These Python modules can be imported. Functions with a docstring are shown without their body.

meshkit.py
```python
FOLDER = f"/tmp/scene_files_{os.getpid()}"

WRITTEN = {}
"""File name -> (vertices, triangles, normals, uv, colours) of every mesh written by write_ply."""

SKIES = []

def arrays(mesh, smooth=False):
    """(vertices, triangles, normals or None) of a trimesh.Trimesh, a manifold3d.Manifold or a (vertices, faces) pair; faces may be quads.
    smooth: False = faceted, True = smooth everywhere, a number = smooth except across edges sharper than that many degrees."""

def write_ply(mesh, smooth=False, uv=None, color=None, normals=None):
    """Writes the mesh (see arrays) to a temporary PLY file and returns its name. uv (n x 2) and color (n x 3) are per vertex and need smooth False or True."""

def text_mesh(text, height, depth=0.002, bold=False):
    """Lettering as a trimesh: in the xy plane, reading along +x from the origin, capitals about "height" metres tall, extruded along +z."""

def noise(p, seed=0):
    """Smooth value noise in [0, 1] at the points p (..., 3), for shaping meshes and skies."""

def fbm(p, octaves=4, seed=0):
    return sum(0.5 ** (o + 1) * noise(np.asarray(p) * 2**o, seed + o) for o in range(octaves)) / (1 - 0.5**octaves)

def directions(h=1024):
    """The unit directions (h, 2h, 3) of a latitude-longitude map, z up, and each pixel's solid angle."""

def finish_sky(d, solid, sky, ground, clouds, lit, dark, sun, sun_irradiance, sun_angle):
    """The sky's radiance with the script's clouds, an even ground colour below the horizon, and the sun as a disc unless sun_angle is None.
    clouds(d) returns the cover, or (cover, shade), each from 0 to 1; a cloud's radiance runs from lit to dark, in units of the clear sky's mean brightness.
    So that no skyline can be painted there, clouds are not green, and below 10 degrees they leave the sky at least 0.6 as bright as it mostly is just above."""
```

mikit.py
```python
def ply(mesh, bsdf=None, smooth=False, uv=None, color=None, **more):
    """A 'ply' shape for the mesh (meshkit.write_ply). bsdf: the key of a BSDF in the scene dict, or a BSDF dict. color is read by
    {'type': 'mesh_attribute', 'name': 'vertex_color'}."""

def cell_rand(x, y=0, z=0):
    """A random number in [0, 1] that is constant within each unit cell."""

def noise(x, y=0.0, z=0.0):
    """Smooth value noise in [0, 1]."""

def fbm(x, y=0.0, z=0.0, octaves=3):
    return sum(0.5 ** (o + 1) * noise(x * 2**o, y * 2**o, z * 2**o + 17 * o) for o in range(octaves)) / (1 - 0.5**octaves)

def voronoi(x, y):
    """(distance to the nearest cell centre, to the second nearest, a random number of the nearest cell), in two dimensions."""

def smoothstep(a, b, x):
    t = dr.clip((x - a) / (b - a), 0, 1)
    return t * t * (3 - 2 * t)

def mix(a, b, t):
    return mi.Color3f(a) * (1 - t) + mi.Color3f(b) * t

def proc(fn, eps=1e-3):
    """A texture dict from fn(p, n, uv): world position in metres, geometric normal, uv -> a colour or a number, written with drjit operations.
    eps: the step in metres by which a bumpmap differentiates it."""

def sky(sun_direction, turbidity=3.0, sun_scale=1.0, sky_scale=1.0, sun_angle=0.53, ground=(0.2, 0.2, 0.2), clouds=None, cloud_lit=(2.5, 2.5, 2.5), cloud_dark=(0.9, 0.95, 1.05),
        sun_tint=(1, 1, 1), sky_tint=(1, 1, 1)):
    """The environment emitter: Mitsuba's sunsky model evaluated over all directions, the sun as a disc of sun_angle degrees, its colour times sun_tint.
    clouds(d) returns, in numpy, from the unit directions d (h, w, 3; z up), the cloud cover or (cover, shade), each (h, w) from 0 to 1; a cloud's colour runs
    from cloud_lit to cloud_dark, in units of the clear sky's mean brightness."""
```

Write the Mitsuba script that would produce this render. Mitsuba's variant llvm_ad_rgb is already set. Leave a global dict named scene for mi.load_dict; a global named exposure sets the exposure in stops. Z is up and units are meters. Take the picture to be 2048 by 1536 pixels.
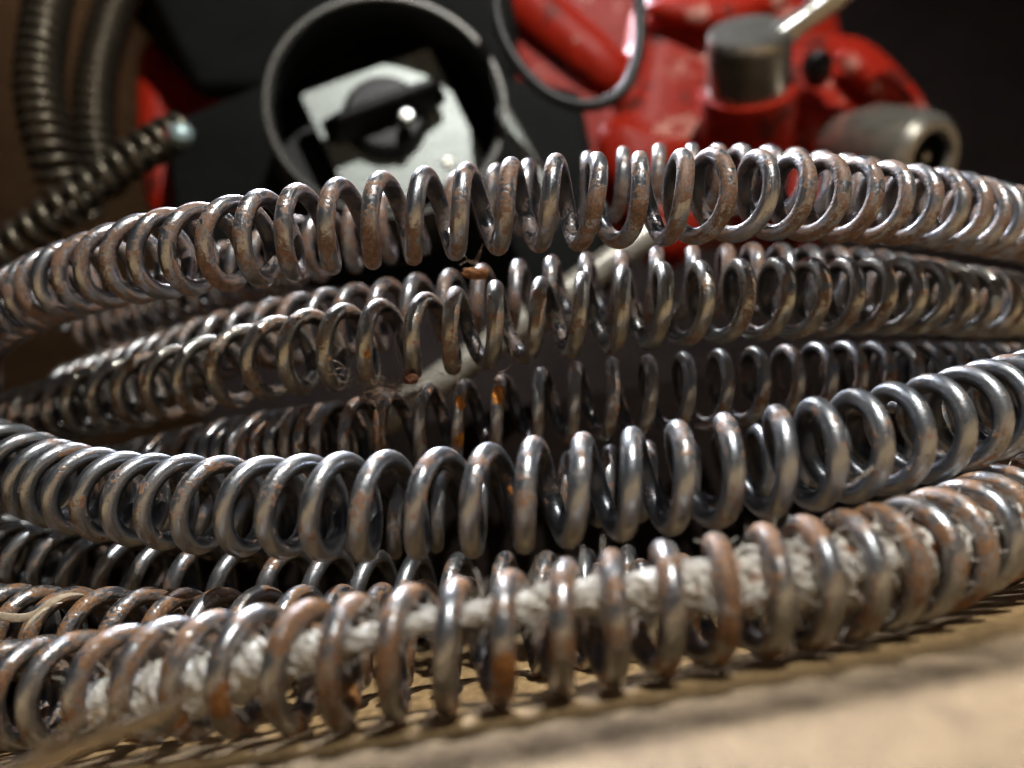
import math
import numpy as np
import drjit as dr
import mitsuba as mi
import trimesh
import manifold3d as m3
import shapely.geometry as sg
from scipy.interpolate import CubicSpline
import mikit
import meshkit
from mikit import proc, noise, fbm, smoothstep

T = mi.ScalarTransform4f
scene, labels = {}, {}


def mix(a, b, t):
    a, b = (mi.Color3f(*map(float, c)) if isinstance(c, (list, tuple, np.ndarray)) else mi.Color3f(c) for c in (a, b))
    return a * (1 - t) + b * t


# ---------------------------------------------------------------- camera, lamps, exposure
PITCH, ROLL, HFOV, EYE = math.radians(12.5), math.radians(9.5), 62.0, np.array([0, 0, 0.0212])
FW = np.array([0, math.cos(PITCH), math.sin(PITCH)])
_u = np.array([0, -math.sin(PITCH), math.cos(PITCH)])
CR = np.array([math.cos(ROLL), 0, 0]) - math.sin(ROLL) * _u
CU = np.array([math.sin(ROLL), 0, 0]) + math.cos(ROLL) * _u
scene['camera'] = {
    'type': 'thinlens', 'fov': HFOV, 'fov_axis': 'x', 'near_clip': 0.01, 'far_clip': 20.0,
    'aperture_radius': 0.0023, 'focus_distance': 0.191,
    'to_world': T().look_at(origin=EYE.tolist(), target=(EYE + FW).tolist(), up=CU.tolist())}
exposure = 0.1

FPX = 1024 / math.tan(math.radians(HFOV / 2))


def at(px, py, d):
    """A point at depth d (metres along the view axis) seen at this pixel of the 2048 x 1536 photograph."""
    return EYE + d * (FW + (px - 1024) / FPX * CR + (768 - py) / FPX * CU)


def lamp(key, centre, target, w, h, rgb, label):
    """A workshop lamp out of the frame: a shallow metal housing and its glowing panel."""
    c, t = np.array(centre, float), np.array(target, float)
    z = (t - c) / np.linalg.norm(t - c)
    x = np.cross([0, 1, 0.001], z); x /= np.linalg.norm(x)
    y = np.cross(z, x)
    M = np.eye(4); M[:3, 0], M[:3, 1], M[:3, 2], M[:3, 3] = x, y, z, c
    box = trimesh.creation.box([w * 2.2, h * 2.2, 0.02]); box.apply_translation([0, 0, -0.013]); box.apply_transform(M)
    scene[key + '__housing'] = mikit.ply(box, 'mat_black_plastic')
    v = np.array([[-w, -h, 0], [w, -h, 0], [w, h, 0], [-w, h, 0]]) @ M[:3, :3].T + c
    scene[key + '__panel'] = mikit.ply((v, [[0, 1, 2, 3]]), 'mat_black_plastic',
                                       emitter={'type': 'area', 'radiance': {'type': 'rgb', 'value': list(rgb)}})
    labels[key] = {'label': label, 'category': 'lamp'}


AIM = (0.0, 0.19, 0.06)
lamp('ceiling_lamp', (-0.05, 0.61, 0.81), AIM, 0.075, 0.024, np.array([0.93, 0.98, 1.10]) * 980, 'wide cool white ceiling lamp above the coiled cables')
# unseen work lamp; hood added and beam cut to keep the front board dark
WL = np.array([0.20, -0.20, 0.60])
_hood = trimesh.creation.revolve([(0.0, -0.05), (0.030, -0.05), (0.055, 0.03), (0.052, 0.03), (0.028, -0.046), (0.0, -0.046)], sections=40)
_hm = trimesh.geometry.align_vectors([0, 0, 1], (np.array([0.04, 0.36, 0.20]) - WL) / np.linalg.norm(np.array([0.04, 0.36, 0.20]) - WL)); _hm[:3, 3] = WL
_hood.apply_transform(_hm)
scene['work_lamp__added_hood'] = mikit.ply(_hood, 'mat_black_plastic')
labels['work_lamp'] = {'label': 'small unseen work lamp with added hood above and in front of the coiled cables', 'category': 'lamp'}
scene['work_lamp_beam'] = {'type': 'spot', 'intensity': {'type': 'rgb', 'value': [1.66, 1.64, 1.56]}, 'cutoff_angle': 25.2, 'beam_width': 23.0,
                           'to_world': T().look_at(origin=WL.tolist(), target=[0.04, 0.36, 0.20], up=[0, 0, 1])}
scene['room_light'] = {'type': 'constant', 'radiance': {'type': 'rgb', 'value': [0.028, 0.031, 0.038]}}


# ---------------------------------------------------------------- materials
def steel(name, amount, film, grey, rough, rust_a, rust_b, film_rgb, patches=(), patch_rgb=([0.30, 0.11, 0.02], [0.66, 0.25, 0.03]), scale=1.0, metal=0.99, seed=0.0):
    """Spring steel with drawing lines along the wire, a thin rust film and rust patches. uv: x = metres along the wire, y = around it."""
    def masks(p, uv):
        q = p * (380.0 * scale)
        low = noise(p.x * 75.0 + seed, p.y * 75.0, p.z * 75.0)
        big = fbm(q.x + seed, q.y, q.z, 3)
        along = fbm(uv.x * 210.0 * scale + seed, uv.y * 5.0, seed, 2)        # blotches drawn out along the wire
        q2 = p * 1900.0
        fine = fbm(q2.x, q2.y + seed, q2.z, 2)
        f = 0.42 * big + 0.30 * along + 0.28 * fine + 0.22 * (low - 0.5)
        m = smoothstep(1 - amount - 0.05, 1 - amount + 0.06, f)
        strong = m * 0.0
        for (x, y, z, r) in patches:
            d = dr.sqrt(dr.square(p.x - x) + dr.square(p.y - y) + 0.45 * dr.square(p.z - z)) / (1.3 * r)
            strong = dr.maximum(strong, smoothstep(1.10, 0.94, d + (big - 0.5) * 1.2 + (fine - 0.5) * 0.5))
        return m, strong, 0.5 * big + 0.5 * along, fine

    def streak(uv):
        return 0.6 * noise(uv.x * 60.0, uv.y * 46.0 + seed) + 0.4 * noise(uv.x * 400.0, uv.y * 90.0 + seed)

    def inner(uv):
        return smoothstep(0.42, 0.80, uv.y)       # mask for the darker side of the wire, facing into the coil

    def color(p, n, uv):
        m, s, big, fine = masks(p, uv)
        st = streak(uv)
        base = mix(grey * 0.62, grey * 1.28, st * 0.65 + fine * 0.35)
        base = mix(base, film_rgb, film * smoothstep(0.34, 0.62, big))
        base = mix(base, grey * 0.22, 0.8 * smoothstep(0.70, 0.80, fine))
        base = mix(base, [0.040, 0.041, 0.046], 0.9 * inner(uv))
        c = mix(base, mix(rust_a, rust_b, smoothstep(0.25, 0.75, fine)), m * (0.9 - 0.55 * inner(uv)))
        return mix(c, mix(patch_rgb[0], patch_rgb[1], smoothstep(0.25, 0.7, fine)), s)

    def metallic(p, n, uv):
        m, s, big, fine = masks(p, uv)
        return metal * (1 - 0.9 * m) * (1 - s) * (1 - 0.3 * film * smoothstep(0.34, 0.62, big))

    def roughness(p, n, uv):
        m, s, big, fine = masks(p, uv)
        return dr.clip(rough + 0.25 * m + 0.4 * s + 0.22 * (streak(uv) - 0.5) + 0.15 * (fine - 0.5) + 0.08 * (big - 0.5), 0.12, 0.95)

    def bump(p, n, uv):
        m, s, big, fine = masks(p, uv)
        return (0.00005 * m + 0.00022 * s) * (0.3 + fine) + 0.00003 * streak(uv) + 0.00003 * fine

    scene[name] = {'type': 'twosided', 'bsdf': {'type': 'bumpmap', 'arbitrary': proc(bump, eps=1.2e-4), 'scale': 1.0, 'bsdf': {
        'type': 'principled', 'base_color': proc(color), 'metallic': proc(metallic), 'roughness': proc(roughness), 'specular': 0.5}}}


def plain(name, rgb, rough, metallic=0.0, var=0.25, freq=300.0, spec=0.5, bump=0.0, clear=0.0):
    c = np.array(rgb, float)

    def color(p, n, uv):
        f = fbm(p.x * freq, p.y * freq, p.z * freq, 3)
        return mix(c * (1 - var), np.minimum(c * (1 + var), 0.95), f)
    b = {'type': 'principled', 'base_color': proc(color), 'metallic': metallic, 'roughness': rough, 'specular': spec, 'clearcoat': clear, 'clearcoat_gloss': 0.8}
    if bump:
        def height(p, n, uv):
            return bump * fbm(p.x * freq * 2, p.y * freq * 2, p.z * freq * 2, 2)
        b = {'type': 'bumpmap', 'arbitrary': proc(height, eps=2e-4), 'scale': 1.0, 'bsdf': b}
    scene[name] = {'type': 'twosided', 'bsdf': b}


def PT(px, py, d, r):
    return (*at(px, py, d), r)


RA, RB = np.array([0.10, 0.044, 0.022]), np.array([0.30, 0.130, 0.042])
BR_A, BR_B = np.array([0.085, 0.046, 0.030]), np.array([0.235, 0.118, 0.060])
G = np.array
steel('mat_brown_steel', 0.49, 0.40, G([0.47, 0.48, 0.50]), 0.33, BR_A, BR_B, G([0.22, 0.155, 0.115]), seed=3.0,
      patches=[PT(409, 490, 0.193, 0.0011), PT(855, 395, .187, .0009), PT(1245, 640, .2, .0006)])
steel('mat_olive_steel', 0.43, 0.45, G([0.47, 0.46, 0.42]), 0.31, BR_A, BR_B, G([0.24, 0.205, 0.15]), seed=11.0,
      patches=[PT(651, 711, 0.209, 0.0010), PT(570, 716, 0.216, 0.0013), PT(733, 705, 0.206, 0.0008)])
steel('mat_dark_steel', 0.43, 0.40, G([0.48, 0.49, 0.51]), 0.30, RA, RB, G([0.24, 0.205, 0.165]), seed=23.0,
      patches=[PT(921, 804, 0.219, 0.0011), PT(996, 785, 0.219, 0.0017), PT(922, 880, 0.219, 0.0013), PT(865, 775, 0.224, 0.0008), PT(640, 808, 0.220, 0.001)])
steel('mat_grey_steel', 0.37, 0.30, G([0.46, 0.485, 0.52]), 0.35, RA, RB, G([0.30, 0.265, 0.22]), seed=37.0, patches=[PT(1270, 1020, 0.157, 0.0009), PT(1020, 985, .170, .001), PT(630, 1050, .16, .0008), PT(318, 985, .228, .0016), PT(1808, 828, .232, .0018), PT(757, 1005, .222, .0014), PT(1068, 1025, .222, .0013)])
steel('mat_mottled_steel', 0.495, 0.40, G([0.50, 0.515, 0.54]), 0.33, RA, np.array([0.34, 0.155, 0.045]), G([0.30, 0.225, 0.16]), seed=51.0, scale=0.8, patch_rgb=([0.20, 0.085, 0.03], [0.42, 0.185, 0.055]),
      patches=[PT(447, 1390, .139, .0017), PT(700, 1375, .146, .0018), PT(795, 1262, .131, .0013), PT(897, 1238, .130, .0013), PT(1012, 1332, .131, .0016), PT(372, 1445, .143, .0014), PT(585, 1440, .142, .0013)])
plain('mat_oily_steel', (0.12, 0.102, 0.074), 0.33, metallic=0.8, var=0.4, freq=400)
plain('mat_worn_steel', (0.40, 0.37, 0.31), 0.27, metallic=0.8, var=0.3, freq=140)
plain('mat_chrome', (0.55, 0.53, 0.48), 0.24, metallic=1.0, var=0.18, freq=160)
plain('mat_dull_steel', (0.36, 0.335, 0.29), 0.24, metallic=0.85, var=0.3, freq=140)
plain('mat_tube_metal', (0.30, 0.28, 0.235), 0.38, metallic=0.3, var=0.45, freq=160)
plain('mat_pale_metal', (0.25, 0.275, 0.255), 0.42, metallic=0.2, var=0.12, freq=120)
plain('mat_black_plastic', (0.006, 0.006, 0.006), 0.4, var=0.3, spec=0.2)
plain('mat_rubber', (0.014, 0.0135, 0.012), 0.45, var=0.3, spec=0.3)
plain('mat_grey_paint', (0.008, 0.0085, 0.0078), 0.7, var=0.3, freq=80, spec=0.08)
plain('mat_ring_paint', (0.055, 0.051, 0.043), 0.42, metallic=0.3, var=0.3, freq=120)
plain('mat_cotton', (0.66, 0.62, 0.56), 0.95, var=0.22, freq=900, spec=0.1, bump=0.0004)
plain('mat_straw', (0.58, 0.49, 0.37), 0.75, var=0.35, freq=700, spec=0.3)
plain('mat_hair', (0.20, 0.13, 0.08), 0.5, var=0.3, freq=700)
plain('mat_rust_crumb', (0.13, 0.055, 0.032), 0.9, var=0.5, freq=1400, spec=0.1, bump=0.0004)
plain('mat_rust_flake', (0.24, 0.115, 0.05), 0.9, var=0.5, freq=1400, spec=0.1, bump=0.0004)
plain('mat_zinc', (0.26, 0.34, 0.34), 0.4, metallic=0.5, var=0.1)
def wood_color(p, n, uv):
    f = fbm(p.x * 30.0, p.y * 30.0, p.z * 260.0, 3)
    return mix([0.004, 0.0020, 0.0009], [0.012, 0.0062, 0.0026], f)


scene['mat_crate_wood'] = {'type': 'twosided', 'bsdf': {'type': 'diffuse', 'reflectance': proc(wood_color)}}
plain('mat_dark_board', (0.010, 0.007, 0.0055), 0.9, var=0.4, freq=40, spec=0.05)


def paint_color(p, n, uv):
    f = fbm(p.x * 55.0, p.y * 55.0, p.z * 55.0 + 4.0, 3)
    g = fbm(p.x * 420.0, p.y * 420.0, p.z * 420.0, 2)
    c = mix([0.24, 0.008, 0.0025], [0.34, 0.017, 0.004], g)
    return mix(mix(c, [0.05, 0.012, 0.008], 0.8 * smoothstep(0.40, 0.30, f)), [0.55, 0.27, 0.21], 0.8 * smoothstep(0.62, 0.70, f * 0.8 + g * 0.2))


scene['mat_red_paint'] = {'type': 'twosided', 'bsdf': {'type': 'principled', 'base_color': proc(paint_color), 'roughness': 0.5, 'specular': 0.2}}


def cord_color(p, n, uv):
    f = fbm(p.x * 420.0, p.y * 420.0, p.z * 420.0 + 9.0, 3)
    g = fbm(p.x * 1500.0, p.y * 1500.0, p.z * 1500.0, 2)
    c = mix([0.66, 0.62, 0.55], [0.86, 0.84, 0.79], g)
    dirt = smoothstep(0.018, 0.06, p.x) * smoothstep(0.36, 0.62, f)
    c = mix(c, [0.26, 0.20, 0.14], 0.8 * dirt)
    return mix(c, [0.33, 0.13, 0.05], 0.85 * smoothstep(0.60, 0.70, f) * smoothstep(0.0, 0.05, p.x))


def cord_bump(p, n, uv):
    return 0.0006 * fbm(p.x * 1300.0, p.y * 1300.0, p.z * 1300.0, 3) + 0.0005 * noise(uv.x * 160.0, uv.y * 26.0)


scene['mat_cord'] = {'type': 'twosided', 'bsdf': {'type': 'bumpmap', 'arbitrary': proc(cord_bump, eps=2e-4), 'scale': 1.0, 'bsdf': {
    'type': 'principled', 'base_color': proc(cord_color), 'roughness': 0.95, 'specular': 0.1}}}


def board_color(p, n, uv):
    g = fbm(p.x * 60.0, p.y * 60.0, 1.0, 3)
    h = fbm(p.x * 900.0, p.y * 260.0, 2.0, 3)
    return mix([0.19, 0.121, 0.055], [0.36, 0.238, 0.114], smoothstep(0.22, 0.72, 0.42 * g + 0.58 * h))


def board_bump(p, n, uv):
    return 0.00012 * fbm(p.x * 1200.0, p.y * 500.0, 2.0, 2)


scene['mat_board'] = {'type': 'twosided', 'bsdf': {'type': 'bumpmap', 'arbitrary': proc(board_bump, eps=2e-4), 'scale': 1.0, 'bsdf': {
    'type': 'principled', 'base_color': proc(board_color), 'roughness': 0.7, 'specular': 0.3}}}


# ---------------------------------------------------------------- mesh helpers
def put(key, mesh, mat, smooth=30, **k):
    scene[key] = mikit.ply(mesh, mat, smooth=smooth, **k)


def tag(key, label, cat=None, group=None, kind=None):
    labels[key] = {a: b for a, b in (('label', label), ('category', cat), ('group', group), ('kind', kind)) if b}


def frames(p):
    t = np.gradient(p, axis=0); t /= np.linalg.norm(t, axis=1)[:, None]
    n = np.zeros_like(p)
    a = np.array([0, 0, 1.0]) if abs(t[0][2]) < 0.9 else np.array([1.0, 0, 0])
    n[0] = a - t[0] * (a @ t[0]); n[0] /= np.linalg.norm(n[0])
    for i in range(1, len(p)):
        v = n[i - 1] - t[i] * (n[i - 1] @ t[i]); n[i] = v / np.linalg.norm(v)
    return t, n, np.cross(t, n)


def tube(p, r, k=12, frame=None, cap=True):
    """(vertices, faces, uv) of a tube along the points p."""
    p = np.asarray(p, float); r = np.broadcast_to(np.asarray(r, float), len(p))
    n, b = (frame if frame is not None else frames(p)[1:])
    a = np.arange(k) / k * 2 * np.pi
    ring = np.cos(a)[None, :, None] * n[:, None] + np.sin(a)[None, :, None] * b[:, None]
    v = (p[:, None] + ring * r[:, None, None]).reshape(-1, 3)
    s = np.r_[0, np.cumsum(np.linalg.norm(np.diff(p, axis=0), axis=1))]
    uv = np.stack([np.repeat(s, k), np.tile(0.5 + 0.5 * np.cos(a), len(p))], 1)
    i = np.arange(len(p) - 1)[:, None] * k + np.arange(k)[None]
    j = np.arange(len(p) - 1)[:, None] * k + (np.arange(k)[None] + 1) % k
    f = np.concatenate([np.stack([i, j, j + k], -1).reshape(-1, 3), np.stack([i, j + k, i + k], -1).reshape(-1, 3)])
    if cap:
        c0, c1 = len(v), len(v) + 1
        v = np.vstack([v, p[0], p[-1]]); uv = np.vstack([uv, uv[0], uv[-1]])
        q = np.arange(k); l = (len(p) - 1) * k
        f = np.vstack([f, np.stack([np.full(k, c0), (q + 1) % k, q], 1), np.stack([np.full(k, c1), l + q, l + (q + 1) % k], 1)])
    return v, f, uv


def joined(parts):
    v, f, n = [], [], 0
    for a in parts:
        v.append(np.asarray(a[0])); f.append(np.asarray(a[1]) + n); n += len(a[0])
    return trimesh.Trimesh(np.vstack(v), np.vstack(f), process=False)


def smooth_path(pts, n):
    pts = np.asarray(pts, float)
    s = np.r_[0, np.cumsum(np.linalg.norm(np.diff(pts, axis=0), axis=1))]
    return CubicSpline(s, pts)(np.linspace(0, s[-1], n))


def lathe(profile, p0, axis, k=64):
    """profile: (radius, distance along the axis) pairs."""
    z = np.asarray(axis, float) / np.linalg.norm(axis)
    m = trimesh.creation.revolve(np.array(profile, float), sections=k)
    M = trimesh.geometry.align_vectors([0, 0, 1], z); M[:3, 3] = p0
    m.apply_transform(M)
    return m


def ball(c, r):
    return m3.Manifold.sphere(r, 32).translate(list(map(float, c)))


def hull(*cr):
    return m3.Manifold.batch_hull([ball(c, r) for c, r in cr])


def rod(a, b, r, k=40):
    a, b = np.asarray(a, float), np.asarray(b, float)
    d = b - a; L = np.linalg.norm(d)
    M = trimesh.geometry.align_vectors([0, 0, 1], d / L); M[:3, 3] = a
    return m3.Manifold.cylinder(L, r, r, k).transform(M[:3])


def tri(m):
    q = m.to_mesh()
    return trimesh.Trimesh(q.vert_properties[:, :3], q.tri_verts, process=False)


# ---------------------------------------------------------------- the setting
board = trimesh.creation.box([2.4, 2.0, 0.02]); board.apply_translation([0, 0.42, -0.01])
put('floor', board, 'mat_board', False)
tag('floor', 'tan wooden board floor under the coiled cables', 'floor', kind='structure')


def wall_box(lo, hi):
    m = trimesh.creation.box(np.subtract(hi, lo)); m.apply_translation((np.array(lo) + hi) / 2)
    return m


# the crate the machine and the cables lie in
put('wooden_crate__side_panel', wall_box([-0.335, 0.16, 0.0], [-0.320, 0.86, 1.10]), 'mat_crate_wood', False)
put('wooden_crate__back_panel', wall_box([-0.335, 0.862, 0.0], [0.80, 0.877, 1.30]), 'mat_dark_board', False)
tag('wooden_crate', 'brown wooden crate wall behind the closed cable at the left edge', 'crate')

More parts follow.
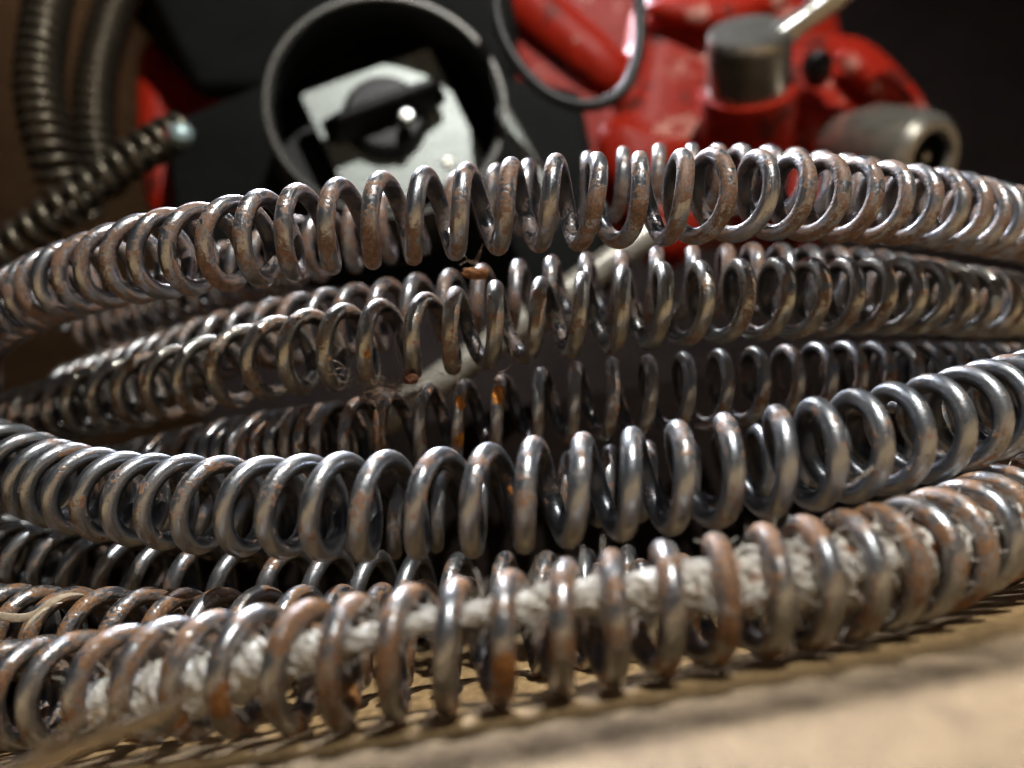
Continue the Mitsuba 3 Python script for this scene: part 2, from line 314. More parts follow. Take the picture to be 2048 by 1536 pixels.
# ---------------------------------------------------------------- the spring cables
# axis of each open coiled cable at every whole turn of its wire, in millimetres
AXES = {
    'S1': [(-221.5,337.6,135.0),(-216.4,328.8,134.3),(-211.2,320.2,133.6),(-205.8,311.7,132.9),(-200.2,303.3,132.2),(-194.5,295.0,131.4),(-188.5,286.9,130.7),(-182.2,278.9,129.8),(-175.7,271.2,129.0),(-168.9,263.8,128.1),(-161.8,256.6,127.2),(-154.4,249.9,126.2),(-146.6,243.5,125.2),(-138.6,237.4,124.0),(-130.5,231.5,122.8),(-124.5,227.2,121.8),(-116.3,221.5,120.3),(-107.3,215.2,118.5),(-97.5,208.0,116.1),(-86.4,199.6,112.9),(-77.5,193.6,110.4),(-68.8,189.4,108.4),(-58.6,184.7,106.2),(-50.8,182.2,105.1),(-42.5,181.2,104.7),(-33.2,180.6,104.3),(-23.5,180.2,103.8),(-13.9,180.0,103.1),(-4.2,180.1,102.5),(5.5,180.3,102.1),(15.3,180.8,101.3),(24.4,181.1,100.2),(34.1,183.0,99.8),(44.4,183.3,98.7),(51.1,185.4,98.8),(62.9,190.9,99.4),(73.0,194.7,99.2),(82.0,198.7,99.0),(91.4,203.1,98.8),(100.9,207.8,98.5),(110.0,212.6,98.3),(119.1,217.8,98.1),(127.5,223.1,98.0),(135.8,228.9,98.0),(143.1,234.5,98.1),(151.0,240.8,98.4),(158.9,247.1,98.6),(166.6,253.7,98.8),(173.8,260.7,99.0),(180.7,268.1,99.2),(187.3,275.8,99.5),(193.6,283.8,99.6),(199.6,291.9,99.8),(205.4,300.2,100.0),(210.9,308.6,100.1),(216.3,317.2,100.3),(221.5,325.9,100.5),(226.5,334.7,100.6),(231.3,343.6,100.7)],
    'S4': [(-181.3,275.7,94.0),(-177.0,267.1,91.9),(-172.5,258.6,89.6),(-167.6,250.4,87.2),(-162.3,242.5,84.6),(-156.6,235.0,81.7),(-150.3,228.1,78.6),(-143.3,222.1,75.1),(-135.6,217.4,71.3),(-127.5,213.7,67.2),(-119.3,209.9,63.1),(-113.7,207.3,60.5),(-105.8,203.3,57.3),(-96.7,198.6,54.2),(-87.8,193.9,51.6),(-78.7,189.7,49.2),(-69.2,185.7,46.7),(-57.9,180.5,44.1),(-48.0,175.3,42.0),(-39.5,172.0,40.4),(-30.4,170.0,38.9),(-19.6,168.1,37.5),(-9.1,165.8,36.1),(-0.3,164.6,35.7),(8.9,164.6,35.1),(18.8,164.6,34.6),(27.8,164.5,34.3),(36.9,165.6,34.3),(47.5,165.8,34.3),(55.8,166.3,34.5),(63.7,168.2,35.0),(73.0,171.6,35.5),(82.7,175.1,36.5),(91.8,179.5,37.7),(100.1,184.8,39.0),(108.3,190.0,40.2),(116.9,194.7,41.6),(124.5,200.8,42.8),(131.1,208.0,43.9),(137.0,215.9,44.8),(142.2,224.2,45.6),(147.0,232.7,46.4),(151.4,241.5,47.1),(155.6,250.4,47.7)],
    'S2': [(-242.3,367.2,106.4),(-236.7,357.7,105.8),(-230.9,348.3,105.2),(-224.8,339.1,104.5),(-218.5,330.0,103.9),(-211.9,321.2,103.2),(-204.9,312.6,102.4),(-197.6,304.3,101.6),(-189.8,296.4,100.8),(-181.6,289.1,99.9),(-172.8,282.4,99.0),(-163.6,276.4,98.0),(-154.1,270.7,97.1),(-147.6,266.9,96.5),(-139.3,262.2,95.7),(-130.0,256.9,94.7),(-118.5,250.1,93.3),(-107.1,242.7,91.6),(-96.3,236.1,90.2),(-85.2,231.1,89.4),(-72.2,223.5,88.1),(-60.5,215.8,86.5),(-51.4,211.7,85.5),(-41.3,208.8,84.3),(-32.3,207.3,83.6),(-20.2,206.0,82.9),(-11.5,204.5,82.3),(-2.7,205.4,82.7),(8.5,207.1,82.5),(19.6,207.1,81.8),(29.7,207.4,81.5),(39.6,207.7,80.9),(48.9,209.5,80.6),(59.4,212.2,80.3),(69.9,215.2,80.0),(79.9,218.5,79.6),(89.8,221.9,79.3),(98.9,225.6,79.1),(109.0,230.9,79.1),(118.3,235.9,78.8),(128.4,242.7,78.8),(138.1,249.1,78.5),(148.1,257.3,78.8),(156.1,264.9,79.6),(163.8,272.8,80.5),(171.3,280.9,81.6),(178.7,289.1,82.7),(186.0,297.4,83.8),(193.2,305.7,85.0),(200.2,314.2,86.0),(207.2,322.7,87.1),(214.0,331.4,88.2),(220.8,340.1,89.2),(227.4,348.9,90.3),(234.0,357.8,91.3),(240.4,366.7,92.3),(246.8,375.7,93.3),(253.1,384.8,94.2),(259.4,393.9,95.2),(265.5,403.0,96.2),(271.6,412.3,97.1),(277.5,421.5,98.0),(283.5,430.9,98.9),(289.3,440.2,99.8),(295.1,449.6,100.7),(300.8,459.1,101.6),(306.4,468.6,102.5)],
    'S6': [(-137.4,224.7,15.2),(-134.1,216.2,15.1),(-130.5,207.8,14.9),(-126.5,199.6,14.8),(-122.0,191.6,14.7),(-116.8,184.1,14.5),(-110.4,177.7,14.3),(-102.3,173.4,14.0),(-93.8,170.0,13.6),(-82.2,165.0,13.2),(-71.3,159.7,13.2),(-61.7,156.0,12.9),(-53.0,153.5,12.5),(-42.9,150.4,12.2),(-34.7,148.5,11.9),(-25.1,147.3,11.8),(-16.9,146.4,11.7),(-8.1,146.8,11.6),(1.8,146.4,11.8),(9.8,146.3,11.9),(18.0,146.8,12.1),(27.1,148.0,12.0),(36.1,148.6,12.1),(43.1,149.5,12.2),(50.8,151.3,12.2),(57.4,153.4,12.4),(64.5,156.9,12.8),(71.9,161.6,13.4),(80.0,167.6,14.3),(87.1,173.3,15.2),(93.9,179.3,16.0),(100.5,185.7,16.9),(106.8,192.2,17.7),(113.0,198.9,18.5),(118.9,205.9,19.2),(124.5,213.0,20.0),(129.9,220.4,20.7),(135.2,227.8,21.3),(140.2,235.4,22.0),(145.1,243.2,22.6),(149.8,250.9,23.2),(154.4,258.9,23.8),(158.9,266.8,24.4),(163.2,274.9,24.9),(167.4,282.9,25.5),(171.6,291.1,26.0),(175.6,299.3,26.5)],
    'S3': [(-157.1,284.2,73.6),(-152.6,281.3,73.2),(-147.9,278.6,72.8),(-143.1,276.2,72.4),(-138.3,273.9,72.1),(-133.4,271.6,71.9),(-128.5,269.4,71.7),(-123.6,267.2,71.4),(-118.7,265.0,71.2),(-113.9,262.6,71.0),(-109.1,260.1,70.7),(-104.5,257.4,70.4),(-99.9,254.6,70.0),(-95.5,251.6,69.5),(-89.5,247.4,68.8),(-84.5,244.3,68.3),(-80.3,241.9,68.0),(-76.2,239.9,67.6),(-72.1,238.1,67.3),(-67.9,236.2,66.8),(-63.4,234.2,66.2),(-58.7,232.1,65.6),(-54.4,230.2,64.9),(-50.0,228.5,64.3),(-42.9,226.3,63.8),(-34.7,225.1,63.8),(-24.8,224.6,63.9),(-15.1,224.7,63.6),(-4.8,224.8,63.2),(6.0,224.8,63.2),(15.4,224.7,63.0),(24.8,224.9,62.6),(34.2,225.9,62.2),(44.0,227.8,61.8),(54.2,230.1,61.4),(64.5,232.6,61.1),(74.3,235.1,60.9),(83.7,238.1,60.7),(92.7,241.6,60.5),(102.0,245.9,60.2),(111.8,251.1,60.0),(121.1,256.4,59.9),(129.8,261.7,59.8),(138.2,267.0,59.7),(146.7,272.5,59.6),(154.6,277.9,59.6),(162.9,283.6,59.6),(171.1,289.3,59.7),(179.2,295.2,59.7),(186.9,301.6,59.8),(194.2,308.5,59.8),(201.2,315.7,59.9),(207.8,323.2,59.9),(214.1,331.0,60.0),(220.1,339.0,60.0),(225.9,347.2,60.0),(231.5,355.5,60.1),(236.9,364.0,60.1),(242.1,372.6,60.2),(247.1,381.2,60.2)],
    'S2a': [(-161.7,305.3,113.2),(-153.6,300.1,112.4),(-145.4,295.1,111.7),(-137.2,290.0,111.0),(-129.2,284.7,110.1),(-121.3,279.3,109.3),(-113.3,274.0,108.5),(-105.2,268.8,107.8),(-96.8,264.1,107.3),(-88.2,259.8,106.9),(-79.4,255.9,106.3),(-70.5,252.4,105.5),(-61.5,249.1,104.4),(-52.5,245.8,103.4),(-43.7,242.9,102.4),(-33.7,240.2,101.3),(-24.6,238.7,100.6),(-14.7,237.8,100.1),(-5.5,237.6,99.7),(5.1,237.8,99.3),(14.8,238.2,98.9),(24.8,238.5,98.3),(35.0,238.7,97.5),(45.1,238.8,96.5),(55.2,238.8,95.5),(65.3,239.2,94.4),(72.8,239.9,93.6),(81.3,241.6,92.7),(89.9,244.2,92.0),(98.8,247.7,91.3),(107.5,251.9,90.7),(115.9,256.6,90.3),(124.0,261.8,89.9),(132.0,267.1,89.6),(139.8,272.7,89.3),(147.6,278.5,89.1),(155.2,284.4,88.8),(162.7,290.4,88.6),(170.2,296.5,88.4),(177.6,302.6,88.2),(184.9,308.9,88.0),(192.1,315.4,87.8),(198.9,322.1,87.6),(205.5,329.1,87.4),(211.9,336.4,87.2),(218.0,343.8,87.1),(224.0,351.3,86.9),(229.8,359.0,86.7),(235.4,366.9,86.6),(240.9,374.8,86.4),(246.2,382.8,86.3),(251.3,390.9,86.1),(256.4,399.1,86.0),(261.3,407.4,85.8),(266.1,415.8,85.7)],
    'S1b': [(-159.3,313.4,137.6),(-151.2,307.8,137.5),(-143.1,302.1,137.1),(-135.2,296.4,136.5),(-127.3,290.5,135.6),(-119.4,284.7,134.7),(-111.4,279.0,133.7),(-103.1,273.7,132.9),(-94.6,268.9,132.4),(-85.8,264.3,132.0),(-77.1,259.7,131.5),(-68.6,254.9,130.8),(-59.9,250.2,129.9),(-50.8,246.6,129.2),(-38.6,244.0,129.0),(-28.2,241.7,129.3),(-17.5,239.4,129.8),(-7.3,237.4,129.8),(3.9,236.0,129.2),(13.4,235.5,128.6),(21.8,235.6,128.3),(31.0,236.0,128.2),(41.3,236.4,128.0),(51.6,236.7,127.3),(61.0,236.8,126.1),(68.7,237.6,125.1),(75.8,239.3,124.5),(84.9,242.7,124.3),(94.0,246.6,124.0),(103.0,250.4,123.4),(111.9,254.6,122.7),(120.6,259.2,122.2),(129.1,264.3,121.9),(137.3,269.6,121.6),(145.5,275.2,121.4),(153.5,280.9,121.2),(161.5,286.6,121.0),(169.5,292.4,120.8),(177.4,298.3,120.4),(185.3,304.1,120.0),(193.2,310.0,119.5),(200.8,316.2,119.0),(208.2,322.8,118.6),(215.2,329.6,118.1),(221.9,336.8,117.7),(228.4,344.3,117.3),(234.6,351.9,116.8),(240.6,359.7,116.5),(246.3,367.7,116.1),(251.9,375.8,115.7),(257.4,384.1,115.4),(262.6,392.4,115.0),(267.7,400.8,114.7),(272.7,409.3,114.4)],
    'S4b': [(-180.6,272.1,83.3),(-172.0,266.0,79.4),(-162.5,261.8,75.2),(-152.6,258.9,70.9),(-142.5,256.5,66.7),(-132.2,254.6,62.7),(-121.7,253.1,59.0),(-111.1,251.7,55.6),(-100.5,249.9,52.6),(-89.8,247.6,49.9),(-79.2,244.7,47.5),(-68.7,241.7,45.4),(-58.0,238.9,43.5),(-47.1,236.6,42.1),(-35.8,235.3,41.3),(-25.0,235.1,41.3),(-13.4,235.4,41.5),(-2.1,235.6,41.5),(9.5,235.5,41.2),(20.7,235.2,40.7),(31.2,235.6,40.3),(42.3,237.4,40.1),(53.2,239.9,40.2),(64.2,242.3,40.4),(75.2,244.3,40.8),(86.2,246.4,41.3),(97.1,249.1,42.1),(107.7,252.5,43.2),(118.0,256.6,44.5),(128.1,261.3,45.9),(138.0,266.4,47.5),(147.7,271.7,49.1),(157.2,277.4,50.9),(166.2,283.8,52.5),(174.6,291.1,54.1),(182.4,299.0,55.6),(189.8,307.4,56.9),(196.6,316.2,58.2),(203.1,325.2,59.4),(209.3,334.5,60.5),(215.2,344.0,61.6),(220.8,353.6,62.7)],
    'S4c': [(-220.6,329.5,74.8),(-215.2,320.0,72.9),(-209.6,310.6,70.9),(-203.7,301.4,68.8),(-197.4,292.5,66.6),(-190.8,283.8,64.3),(-183.9,275.5,61.9),(-176.4,267.7,59.3),(-168.4,260.5,56.5),(-159.9,254.1,53.5),(-150.9,248.4,50.4),(-141.5,243.2,47.2),(-131.9,238.9,44.1),(-122.7,235.7,41.3),(-112.5,233.1,38.4),(-102.8,230.9,35.8),(-92.2,228.8,33.2),(-80.9,226.8,30.6),(-68.7,225.0,27.9),(-57.5,223.8,25.5),(-46.1,223.0,23.1),(-35.6,222.8,21.0),(-25.1,223.0,19.0),(-13.2,223.6,17.1),(-2.2,224.2,15.6),(8.3,224.4,14.4),(18.8,224.7,13.5),(29.9,225.1,12.7),(40.9,226.1,12.1),(51.9,227.6,11.6),(62.8,229.9,11.2),(73.5,232.8,10.9),(84.1,236.3,10.6),(94.5,240.2,10.4),(104.8,244.4,10.3),(114.9,248.8,10.2),(125.1,253.4,10.3),(135.1,258.2,10.3),(145.1,263.0,10.4),(154.4,269.1,10.6),(162.6,276.6,10.7),(170.0,284.9,10.8),(176.7,293.8,10.9),(182.8,303.0,10.9),(188.6,312.6,11.0),(193.9,322.3,11.1)],
    'S5': [(-173.7,265.9,36.6),(-169.8,257.3,35.9),(-165.6,248.8,35.1),(-161.0,240.5,34.2),(-156.1,232.5,33.2),(-150.6,224.8,32.2),(-144.4,217.7,31.0),(-137.3,211.6,29.6),(-129.2,207.1,28.1),(-120.6,203.5,26.4),(-111.8,200.2,24.8),(-102.1,197.1,23.1),(-92.3,194.4,21.4),(-83.0,192.1,19.9),(-73.8,190.1,18.6),(-64.4,188.1,17.4),(-55.1,186.5,16.1),(-46.4,185.5,14.9),(-37.8,185.2,13.8),(-29.1,185.2,12.8),(-19.7,185.4,11.9),(-10.2,185.4,11.2),(-0.8,185.1,10.5),(8.7,185.4,10.0),(18.0,187.1,9.6),(27.3,188.9,9.3),(36.8,188.9,9.1),(46.1,187.1,9.1),(55.3,185.1,9.2),(64.8,184.9,9.5),(74.0,186.9,9.9),(82.9,190.1,10.4),(91.6,193.9,11.1),(100.0,198.2,11.9),(108.1,203.0,12.8),(116.0,208.2,13.6),(123.1,214.4,14.4),(129.5,221.4,15.1),(135.4,228.8,15.7),(140.8,236.6,16.2),(145.8,244.6,16.8),(150.5,252.8,17.3),(154.9,261.2,17.7),(159.1,269.7,18.2),(163.1,278.3,18.6)],
}
WIRE, OUTER = {'S3': 1.85}, 11.0


def helix(axis, outer, w, per=84, phase=0.0):
    axis = np.asarray(axis, float)
    n = len(axis)
    cs = CubicSpline(np.arange(n), axis)
    t = np.linspace(0, n - 1, (n - 1) * per + 1)
    C, D = cs(t), cs(t, 1)
    D /= np.linalg.norm(D, axis=1)[:, None]
    U = np.array([0, 0, 1.0]) - D * D[:, 2:]; U /= np.linalg.norm(U, axis=1)[:, None]
    B = np.cross(U, D)
    a = 2 * np.pi * t + phase
    wob = 1 + 0.012 * np.sin(t * 1.7) + 0.01 * np.sin(t * 0.61 + 1)
    out = -np.cos(a)[:, None] * B + np.sin(a)[:, None] * U
    return C + ((outer - w) * wob)[:, None] * out, C, out


def spring(key, axis, outer, w, mat, k=18, per=84):
    p, C, out = helix(axis, outer, w, per)
    p = p / 1000
    t = np.gradient(p, axis=0); t /= np.linalg.norm(t, axis=1)[:, None]
    n = -out - t * np.sum(-out * t, axis=1)[:, None]; n /= np.linalg.norm(n, axis=1)[:, None]
    v, f, uv = tube(p, w / 1000, k, (n, np.cross(t, n)))
    put(key, (v, f), mat, True, uv=uv)


CABLES = [
    ('S1', 'mat_brown_steel', 'rust brown open coiled steel cable lying topmost on the stack'),
    ('S1b', 'mat_brown_steel', 'rusty coiled cable peeking out right behind the topmost cable'),
    ('S2a', 'mat_brown_steel', 'rusty coiled cable with shiny tops behind the second cable from the top'),
    ('S2', 'mat_olive_steel', 'olive grey coiled cable with fibres and orange spots, second row from the top'),
    ('S3', 'mat_dark_steel', 'dark coiled cable wound tight at its left end, bright orange rust spots at its middle'),
    ('S4', 'mat_grey_steel', 'clean grey open coiled cable bulging forward across the middle of the stack'),
    ('S4b', 'mat_grey_steel', 'coiled cable seen through the turns of the clean grey cable'),
    ('S4c', 'mat_grey_steel', 'dark shaded coiled cable just below the clean grey cable'),
    ('S5', 'mat_mottled_steel', 'mottled steel coiled cable on the floor directly behind the corded front cable'),
    ('S6', 'mat_mottled_steel', 'rust blotched front coiled cable with a white cotton cord inside'),
]
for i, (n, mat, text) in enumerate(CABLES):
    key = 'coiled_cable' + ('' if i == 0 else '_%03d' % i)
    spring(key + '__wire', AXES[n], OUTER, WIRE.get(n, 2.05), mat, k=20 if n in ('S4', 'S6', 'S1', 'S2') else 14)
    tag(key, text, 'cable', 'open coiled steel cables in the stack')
    if n == 'S6':
        FRONT = key

# cotton cord inside the front cable
rng = np.random.default_rng(5)
ax6 = CubicSpline(np.arange(len(AXES['S6'])), np.array(AXES['S6']) / 1000)
tt = np.linspace(0, len(AXES['S6']) - 1, 6000)
q6 = ax6(tt)
rel = q6 - EYE
ux = 1024 + FPX * (rel @ CR) / (rel @ FW)            # where along the cable, counted from the left end of the view
tt = tt[(ux > 178) & (ux < 2140)][:]
tt = tt[:np.argmax(ax6(tt)[:, 0] > 0.116)] if np.any(ax6(tt)[:, 0] > 0.116) else tt
c0 = ax6(tt[0]); c1 = ax6(tt[-1])
s = np.linspace(0, 1, 900)
tq = np.interp(s, np.linspace(0, 1, len(tt)), tt)
axis = ax6(tq)
xs = axis[:, 0] * 1000
off = np.interp(xs, [-75, -62, -45, -25, 0, 20, 40, 60, 100], [-2.5, -1.5, 2.0, 4.3, 4.6, 3.0, 0.8, 0.6, 0.8]) / 1000
rad = np.interp(xs, [-75, -68, -55, -42, -28, -15, 0, 12, 25, 40, 100], [4.6, 5.4, 5.2, 3.3, 1.7, 1.5, 2.5, 2.9, 4.3, 5.6, 6.3]) / 1000
toward = np.interp(xs, [-75, -40, 0, 40, 100], [3.4, 3.8, 3.8, 2.2, 1.4]) / 1000
core = axis + off[:, None] * np.array([0, 0, 1.0]) + toward[:, None] * np.array([0, -1.0, 0])
_, n_, b_ = frames(core)
L = np.r_[0, np.cumsum(np.linalg.norm(np.diff(core, axis=0), axis=1))]
yarns = []
v, f, uv = tube(core, rad * 0.86, 24)
v = v + (v - np.vstack([np.repeat(core, 24, 0), core[0], core[-1]])) * (0.8 * (meshkit.fbm(v * 500, 3) - 0.5))[:, None]
yarns.append((v, f, uv))
for j in range(150):                                 # loosely twisted, matted yarns
    i0 = int(rng.uniform(-120, 860)); i1 = min(len(core), i0 + int(rng.uniform(90, 330))); i0 = max(0, i0)
    k = np.arange(i0, i1, 3)
    if len(k) < 8:
        continue
    u = np.linspace(0, 1, len(k))
    messy = np.clip((core[k, 0] - 0.004) / 0.04, 0, 1)
    w = [meshkit.noise(np.stack([L[k] * 260, k * 0.0 + j * 7.1, k * 0.0 + q * 3.3], 1)) - 0.5 for q in range(3)]
    ang = L[k] / 0.022 * 2 * np.pi + rng.uniform(0, 6.28) + w[0] * (1.6 + 3.5 * messy)
    rr = rad[k] * (rng.uniform(0.62, 0.98) + w[1] * (0.25 + 0.8 * messy)) + 0.0012 * np.maximum(0, np.abs(u - 0.5) * 2 - 0.85) * rng.uniform(0, 6)
    p = core[k] + rr[:, None] * (np.cos(ang)[:, None] * n_[k] + np.sin(ang)[:, None] * b_[k])
    y = rng.uniform(0.00022, 0.00050) * (1 + 0.5 * w[2]) * np.interp(u, [0, .1, .9, 1], [.3, 1, 1, .3])
    yarns.append(tube(p, y, 6))
put(FRONT + '__cotton_cord', joined(yarns), 'mat_cord', True, uv=np.vstack([q[2] for q in yarns]))
labels[FRONT + '__cotton_cord'] = {'label': 'frayed white cotton cord threaded through the coil'}
fz = []
for i in range(900):                                 # loose fibres of the cord
    m = int(rng.uniform(0, len(core) - 1)); a = rng.uniform(0, 6.28)
    o = np.cos(a) * n_[m] + np.sin(a) * b_[m]
    p0 = core[m] + o * rad[m] * 1.0
    tdir = core[min(m + 1, len(core) - 1)] - core[max(m - 1, 0)]; tdir /= np.linalg.norm(tdir)
    d1 = o * rng.uniform(0.2, 0.8) + tdir * rng.choice([-1, 1]) * rng.uniform(0.4, 1.0) + rng.normal(0, 0.25, 3)
    l = rng.uniform(0.0015, 0.006)
    fz.append(tube(smooth_path([p0 - o * 0.0006, p0 + d1 * l * 0.5, p0 + d1 * l + rng.normal(0, l * 0.25, 3)], 6), 0.0001, 4))
put(FRONT + '__fuzz', joined(fz), 'mat_cotton', False)
labels[FRONT + '__fuzz'] = {'kind': 'stuff'}

# ---------------------------------------------------------------- closed cables at the back left


def closed_cable(path, outer, w, pitch, per=26, k=10):
    p = smooth_path(path, 400)
    L = np.r_[0, np.cumsum(np.linalg.norm(np.diff(p, axis=0), axis=1))]
    n = int(L[-1] / pitch * per)
    s = np.linspace(0, L[-1], n)
    c = np.stack([np.interp(s, L, p[:, i]) for i in range(3)], 1)
    _, a, b = frames(c)
    ang = s / pitch * 2 * np.pi
    o = np.cos(ang)[:, None] * a - np.sin(ang)[:, None] * b
    q = c + (outer - w) * o
    t = np.gradient(q, axis=0); t /= np.linalg.norm(t, axis=1)[:, None]
    nn = -o + t * np.sum(o * t, axis=1)[:, None]; nn /= np.linalg.norm(nn, axis=1)[:, None]
    return tube(q, w, k, (nn, np.cross(t, nn)))


BACK = [
    ([at(150, -130, .42), at(105, -30, .41), at(86, 70, .40), at(78, 150, .395), at(88, 250, .39), at(120, 350, .39), at(170, 440, .40)], .0112, .0021, .0060,
     'dark closed wound cable hanging upright next to the crate wall'),
    ([at(285, -130, .46), at(245, -30, .455), at(212, 70, .45), at(192, 160, .445), at(190, 280, .44), at(215, 400, .44)], .0112, .0021, .0060,
     'dimmest closed wound cable hanging second from the crate wall'),
    ([at(-90, 580, .335), at(20, 498, .335), at(130, 412, .34), at(240, 332, .35), at(352, 264, .372)], .0088, .0023, .0068,
     'closed wound cable slanting up to the silver screw head'),
]
for i, (path, o, w, p, text) in enumerate(BACK):
    key = 'closed_cable' + ('' if i == 0 else '_%03d' % i)
    v, f, uv = closed_cable(path, o, w, p)
    put(key, (v, f), 'mat_oily_steel', True, uv=uv)
    tag(key, text, 'cable', 'closed wound cables at the back left')

# ---------------------------------------------------------------- the drain machine behind the cables
MC = 'drain_machine'
tag(MC, 'red drain cleaning machine with rotary switch and steel chuck behind the cable stack', 'machine')


def rp(px, d):
    return px / FPX * d


def blob(*pts):
    """hull of balls given as (px, py, depth, radius in px)"""
    return hull(*[(at(x, y, d), rp(r, d)) for x, y, d, r in pts])


def soften(m, edge=0.004, it=14):
    t = tri(m.refine_to_length(edge))
    t.merge_vertices()
    return trimesh.smoothing.filter_laplacian(t, lamb=0.5, iterations=it)


red = blob((1010, -20, .47, 62), (1215, 150, .455, 58))
red += blob((1330, 30, .48, 70), (1450, -10, .49, 60), (1440, 200, .47, 60), (1290, 330, .46, 75), (1330, 470, .46, 80))
red += blob((1300, 20, .45, 22), (1440, 40, .445, 30), (1560, 0, .46, 30))
red += blob((1560, 150, .48, 70), (1700, 130, .485, 60), (1810, 250, .48, 60), (1600, 420, .47, 90), (1400, 420, .47, 80))
red += blob((1690, 115, .45, 26), (1745, 160, .448, 28), (1830, 235, .455, 30))
red += blob((1600, 235, .445, 30), (1720, 250, .448, 30), (1700, 360, .45, 40))
red += blob((1215, 260, .45, 28), (1290, 300, .445, 40), (1390, 310, .45, 26), (1260, 380, .45, 50))
red -= blob((1640, 150, .44, 34), (1690, 190, .445, 30), (1640, 185, .445, 20))
put(MC + '__body', soften(red, .004, 32), 'mat_red_paint', True)
back = blob((1000, -80, .60, 120), (1500, -120, .60, 120), (1650, 350, .58, 90), (1100, 420, .58, 90))
side = blob((310, 110, .50, 34), (318, 300, .48, 42), (335, 420, .47, 40), (420, 220, .53, 40))
put(MC + '__side_cover', soften(side, .008), 'mat_red_paint', True)
put(MC + '__rear_body', soften(back, .008), 'mat_red_paint', True)
labels[MC + '__rear_body'] = {'label': 'shaded red body behind the motor housing'}
# sleeve, steel pin and lever
pc = at(1497, 130, .418)
vw = (EYE - pc) / np.linalg.norm(EYE - pc)
up = CU + 0.03 * CR; up = up - vw * (up @ vw); up /= np.linalg.norm(up)
pa = 0.42 * vw + 0.907 * up
pr = rp(82, .418)
put(MC + '__sleeve', lathe([(pr * .98, 0), (pr * 1.0, -.002), (pr * 1.16, -.002), (pr * 1.2, -.004), (pr * 1.2, -.05), (0, -.05)], pc - pa * .0095, pa), 'mat_red_paint')
put(MC + '__pin', lathe([(0, .0175), (pr * .84, .0175), (pr * .93, .0168), (pr * .98, .015), (pr, .0125), (pr, -.026), (0, -.026)], pc, pa), 'mat_dull_steel')
l0, l1 = pc + pa * .0115 + CR * .012 + vw * .004, at(1720, -45, .40)
ld = (l1 - l0) / np.linalg.norm(l1 - l0)
put(MC + '__lever', lathe([(0, 0), (.0062, 0), (.0064, .010), (.0054, .012), (.0054, .020), (.0060, .022), (.0060, .09), (0, .09)], l0, ld), 'mat_chrome')
# black bolt head
bc = at(1634, 132, .437)
bv = (EYE - bc) / np.linalg.norm(EYE - bc)
put(MC + '__bolt', lathe([(0, .008), (.0045, .0075), (.0068, .006), (.0075, .003), (.0075, -.02), (0, -.02)], bc, bv + .2 * CU, 24), 'mat_black_plastic')
# chuck
cf = at(1868, 318, .405)
cv = (EYE - cf) / np.linalg.norm(EYE - cf)
ca = .74 * cv + .64 * CR - .10 * CU
cr_ = rp(92, .405)
put(MC + '__chuck', lathe([(cr_ * .55, -.03), (cr_ * .56, -.003), (cr_ * .62, -.0008), (cr_ * .80, -.001), (cr_ * .95, -.005), (cr_, -.012), (cr_ * 1.03, -.02), (cr_ * 1.02, -.038), (cr_ * .90, -.046), (cr_ * .5, -.08), (0, -.08)], cf, ca), 'mat_worn_steel', 25)
put(MC + '__chuck__bore', lathe([(cr_ * .545, -.004), (cr_ * .50, -.012), (0, -.012)], cf, ca), 'mat_black_plastic')
put(MC + '__chuck__pilot', lathe([(0, -.006), (.002, -.0065), (.003, -.009), (.003, -.012)], cf + .002 * CR, ca, 24), 'mat_chrome')
# grey motor housing with the switch collar
mh = hull((at(352, 262, .425), .004), (at(540, 182, .425), .004), (at(760, 120, .44), .004), (at(1140, 205, .44), .006), (at(380, 560, .43), .004), (at(1210, 560, .43), .006),
          (at(352, 262, .50), .004), (at(1140, 215, .52), .004), (at(380, 560, .52), .004), (at(1210, 560, .52), .004))
put(MC + '__motor_housing', tri(mh), 'mat_grey_paint', 30)
hb = hull((at(215, -260, .46), .01), (at(225, -60, .50), .01), (at(230, -60, .62), .01), (at(400, -120, .47), .01), (at(1000, -120, .47), .01), (at(420, 160, .47), .01), (at(1000, 160, .47), .01), (at(700, 0, .58), .06))  # upper left end added out of view to shade the side cover
put(MC + '__gear_housing', tri(hb), 'mat_grey_paint', 30)
rc = at(775, 205, .375)
rv = (EYE - rc) / np.linalg.norm(EYE - rc)
ru = CU - rv * (CU @ rv); ru /= np.linalg.norm(ru)
rn = math.cos(.50) * rv + math.sin(.50) * ru
ro = rp(243, .375)
put(MC + '__switch_collar', lathe([(ro - .0030, -.046), (ro - .0030, -.0005), (ro - .0022, 0), (ro - .0006, 0), (ro, -.0006), (ro, -.075), (ro - .0030, -.075)], rc, rn, 96), 'mat_ring_paint')
put(MC + '__switch_collar__liner', lathe([(ro - .0032, -.002), (ro - .0036, -.002), (ro - .0036, -.046), (0, -.046)], rc, rn, 96), 'mat_black_plastic')
pcn = rc - rn * .030
# where the plate is seen
d2 = lambda px, py: px * CR - py * CU
e1 = d2(263, -128); e1 = e1 - rn * (e1 @ rn); e1 /= np.linalg.norm(e1)
e2 = np.cross(rn, e1)
ray = at(790, 270, 1.0) - EYE
pcn = EYE + ray * ((pcn - EYE) @ rn) / (ray @ rn)


def oriented(m, c, x, y, z):
    M = np.eye(4); M[:3, 0], M[:3, 1], M[:3, 2], M[:3, 3] = x, y, z, c
    m = m.copy(); m.apply_transform(M); return m


def plate(w, h, t, b):
    m = trimesh.creation.extrude_polygon(sg.box(-w / 2 + b, -h / 2 + b, w / 2 - b, h / 2 - b).buffer(b, quad_segs=4), t)
    return m


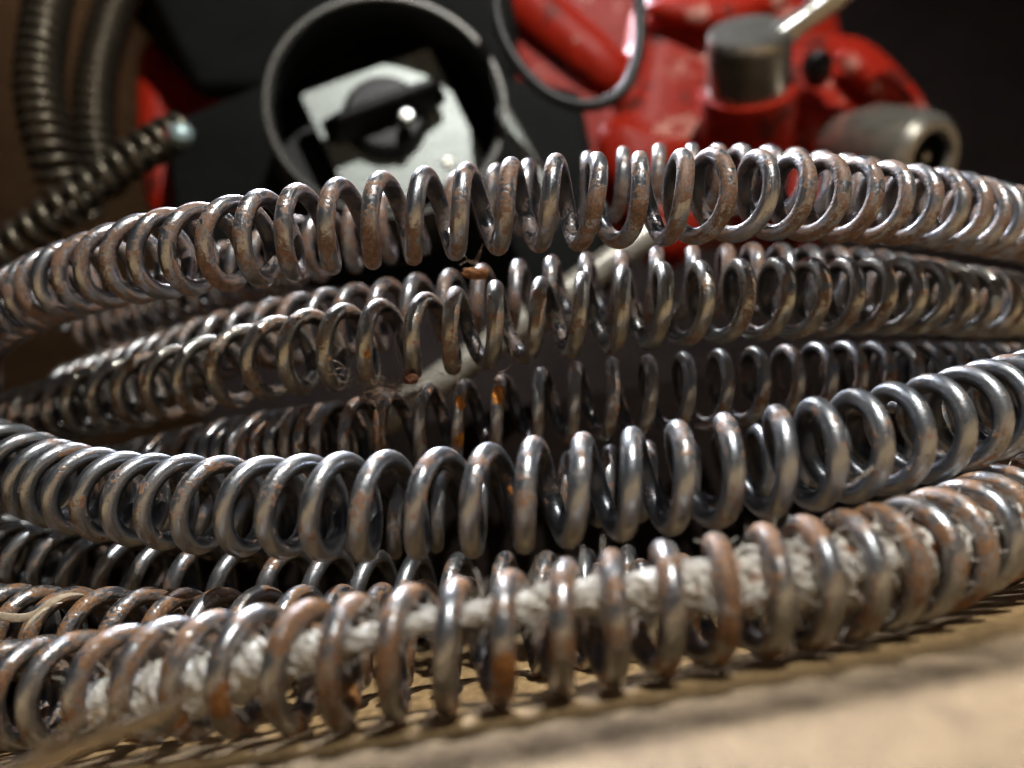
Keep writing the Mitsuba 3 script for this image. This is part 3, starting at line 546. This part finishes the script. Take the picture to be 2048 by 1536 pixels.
put(MC + '__switch_plate', oriented(plate(.066, .066, .004, .002), pcn, e1, e2, rn), 'mat_pale_metal')
ray = at(770, 240, 1.0) - EYE
kc = EYE + ray * ((pcn + rn * .0042 - EYE) @ rn) / (ray @ rn)
put(MC + '__switch_knob', lathe([(0, .008), (.0165, .008), (.0185, .0068), (.0197, .004), (.0205, 0)], kc, rn), 'mat_black_plastic')
grip = m3.Manifold.batch_hull([m3.Manifold.sphere(r, 24).translate([x, y, z]) for x, y, z, r in
                               ((-.026, -.003, .008, .0035), (-.026, .003, .008, .0035), (.026, -.003, .008, .0035), (.026, .003, .008, .0035), (-.022, 0, .017, .003), (.022, 0, .017, .003))])
put(MC + '__switch_knob__grip', oriented(tri(grip), kc, e1, e2, rn), 'mat_black_plastic')
put(MC + '__switch_knob__dot', lathe([(0, .0190), (.0026, .0188), (.0034, .0175), (.0034, .012)], kc - e2 * .010 + e1 * .006, rn, 24), 'mat_chrome')
put(MC + '__switch_plate__screw', lathe([(0, .0015), (.002, .0014), (.0028, .0006), (.003, 0)], pcn + rn * .004 + e1 * .016 - e2 * .024, rn, 20), 'mat_dull_steel')
br = hull((at(1003, 225, .385), .0022), (at(1012, 225, .392), .002), (at(1110, 410, .37), .0026), (at(1116, 410, .38), .002))
put(MC + '__brace', tri(br), 'mat_pale_metal', 30)
sc = at(362, 268, .352)
put(MC + '__screw', lathe([(0, .0034), (.0025, .0032), (.0042, .0023), (.0052, .0006), (.0052, -.003), (0, -.003)], sc, (EYE - sc) + .2 * CU, 28), 'mat_zinc')
put(MC + '__base', wall_box([-.24, .330, .0], [.30, .60, .085]), 'mat_dark_board', False)  # dark block brought forward so the gaps between the cables stay dark

v, f, uv = tube(smooth_path([at(975, -120, .37), at(990, -10, .365), at(1004, 70, .36), (at(1045, 140, .357)), at(1105, 193, .355), at(1175, 211, .355), at(1238, 188, .357), at(1270, 130, .36), at(1281, 50, .365), at(1272, -40, .37), at(1250, -140, .38)], 160), .0026, 16)
put('power_cord', (v, f), 'mat_rubber', True)
tag('power_cord', 'black rubber power cord hanging in a loop in front of the red body', 'cord')

st = rod(at(690, 893, .300), at(1318, 456, .325), .0058, 48)
put('steel_tube', tri(st), 'mat_tube_metal', 30)
tag('steel_tube', 'pale metal tube lying aslant behind the gaps of the cables', 'tube')

# ---------------------------------------------------------------- fibres, straw and dirt
D2 = .2085
hairs = [
    [(793, 663), (790, 690), (798, 725), (806, 740), (822, 733), (836, 745), (841, 765)],
    [(843, 708), (829, 722), (828, 736)], [(868, 752), (885, 745), (905, 738), (925, 729), (945, 722)],
    [(914, 762), (922, 745), (920, 738)], [(872, 740), (884, 748), (890, 752)], [(990, 745), (1012, 740), (1024, 715), (1022, 700)],
    [(660, 720), (690, 735), (712, 760), (726, 772)], [(672, 738), (700, 742), (722, 765)], [(770, 768), (800, 772), (835, 782), (850, 800)],
    [(700, 800), (730, 785), (770, 778), (812, 790)], [(745, 790), (775, 775), (800, 760)], [(822, 800), (848, 780), (862, 765)],
    [(640, 760), (668, 748), (690, 752), (705, 770)], [(930, 512), (950, 528), (962, 500)], [(948, 525), (958, 505), (966, 488)], [(920, 530), (940, 522), (955, 528)],
]
parts = []
for h in hairs:
    pts = [at(x, y, D2 + rng.uniform(-.002, .002) + (.012 if y < 560 else 0)) for x, y in h]
    parts.append(tube(smooth_path(pts, 24), .00009, 5))
for i in range(70):
    x, y = rng.normal(765, 48), rng.normal(778, 13)
    p0 = at(x, y, .2125 + rng.uniform(-.003, .004)); d = rng.normal(0, 1, 3); d[0] *= 2.2; d /= np.linalg.norm(d)
    l = rng.uniform(.003, .009)
    parts.append(tube(smooth_path([p0 - d * l / 2, p0 + rng.normal(0, l * .18, 3), p0 + d * l / 2], 8), .00005, 4))
put('fibre_tangle', joined(parts), 'mat_hair', False)
tag('fibre_tangle', 'tangle of thin brown fibres caught under the olive grey cable', 'fibres', kind='stuff')


def chunk(c, size, seed, mat, key, label, cat):
    m = trimesh.creation.icosphere(subdivisions=4, radius=1.0)
    v = np.array(m.vertices)
    v *= (0.55 + 0.9 * meshkit.fbm(v * 1.6 + 5, 4, seed=seed))[:, None]
    v = v * np.array(size)
    m.vertices = v[:, :1] * CR + v[:, 1:2] * FW + v[:, 2:] * CU + c
    put(key, m, mat, 30)
    tag(key, label, cat)


chunk(at(951, 547, .224), (.0034, .0024, .0015), 2, 'mat_rust_flake', 'rust_flake', 'orange brown rust flake stuck between the two upper cables', 'rust flake')
chunk(at(822, 757, .2085), (.0018, .0015, .0014), 7, 'mat_rust_crumb', 'rust_flake_001', 'round red brown crumb hanging under the olive grey cable', 'rust flake')


def ribbon(key, pts, width, thick, label, cat, mat='mat_straw'):
    p = smooth_path(pts, 60)
    _, n, b = frames(p)
    a = np.arange(10) / 10 * 2 * np.pi
    taper = np.interp(np.linspace(0, 1, 60), [0, .1, .8, 1], [.6, 1, .9, .15])
    wob = 1 + .25 * (meshkit.fbm(p * 300, 2) - .5)
    ring = np.cos(a)[None, :, None] * n[:, None] * width + np.sin(a)[None, :, None] * b[:, None] * thick
    v = (p[:, None] + ring * (taper * wob)[:, None, None]).reshape(-1, 3)
    _, f, _ = tube(p, 1, 10, (n, b), cap=False)
    put(key, (v, f), mat, True)
    tag(key, label, cat)


ribbon('straw', [at(-60, 1570, .112), at(60, 1530, .114), at(190, 1478, .117), at(290, 1440, .120), at(352, 1408, .122), at(376, 1370, .124)], .0012, .0007, 'thicker blurred dry straw slanting across the front cable at the bottom left', 'straw')
ribbon('straw_001', [at(20, 1545, .113), at(110, 1475, .116), at(190, 1420, .119), (at(285, 1362, .124))], .00035, .0003, 'thin dry straw just above the thicker straw', 'straw')
ribbon('dry_leaf_strip', [at(-30, 1228, .186), at(30, 1236, .181), at(75, 1225, .178), at(110, 1200, .177), at(168, 1189, .180)], .0009, .0002, 'pale curled leaf strip lying on the mottled cable at the left edge', 'leaf strip')
ribbon('dry_leaf_strip_001', [at(48, 1275, .177), at(62, 1242, .1755), at(95, 1215, .177), at(125, 1205, .179)], .0007, .0002, 'short yellowish curled strip under the pale leaf strip', 'leaf strip')
ribbon('wood_shaving', [at(182, 1455, .1515), at(190, 1432, .150), at(203, 1424, .149), at(216, 1440, .149), at(240, 1447, .150)], .0007, .0004, 'small cream wood shaving below the frayed cord end', 'shaving')
ribbon('wood_shaving_001', [at(333, 1232, .155), at(332, 1248, .154), at(342, 1262, .153), at(352, 1268, .153)], .0006, .0003, 'tiny curled shaving on top of the front cable', 'shaving')
put('thread', joined([tube(smooth_path([at(1686, 978, .158), at(1716, 958, .152), at(1748, 934, .150)], 12), .00018, 6)]), 'mat_cotton', True)
tag('thread', 'short pale thread bridging the grey cable and the front cable', 'thread')
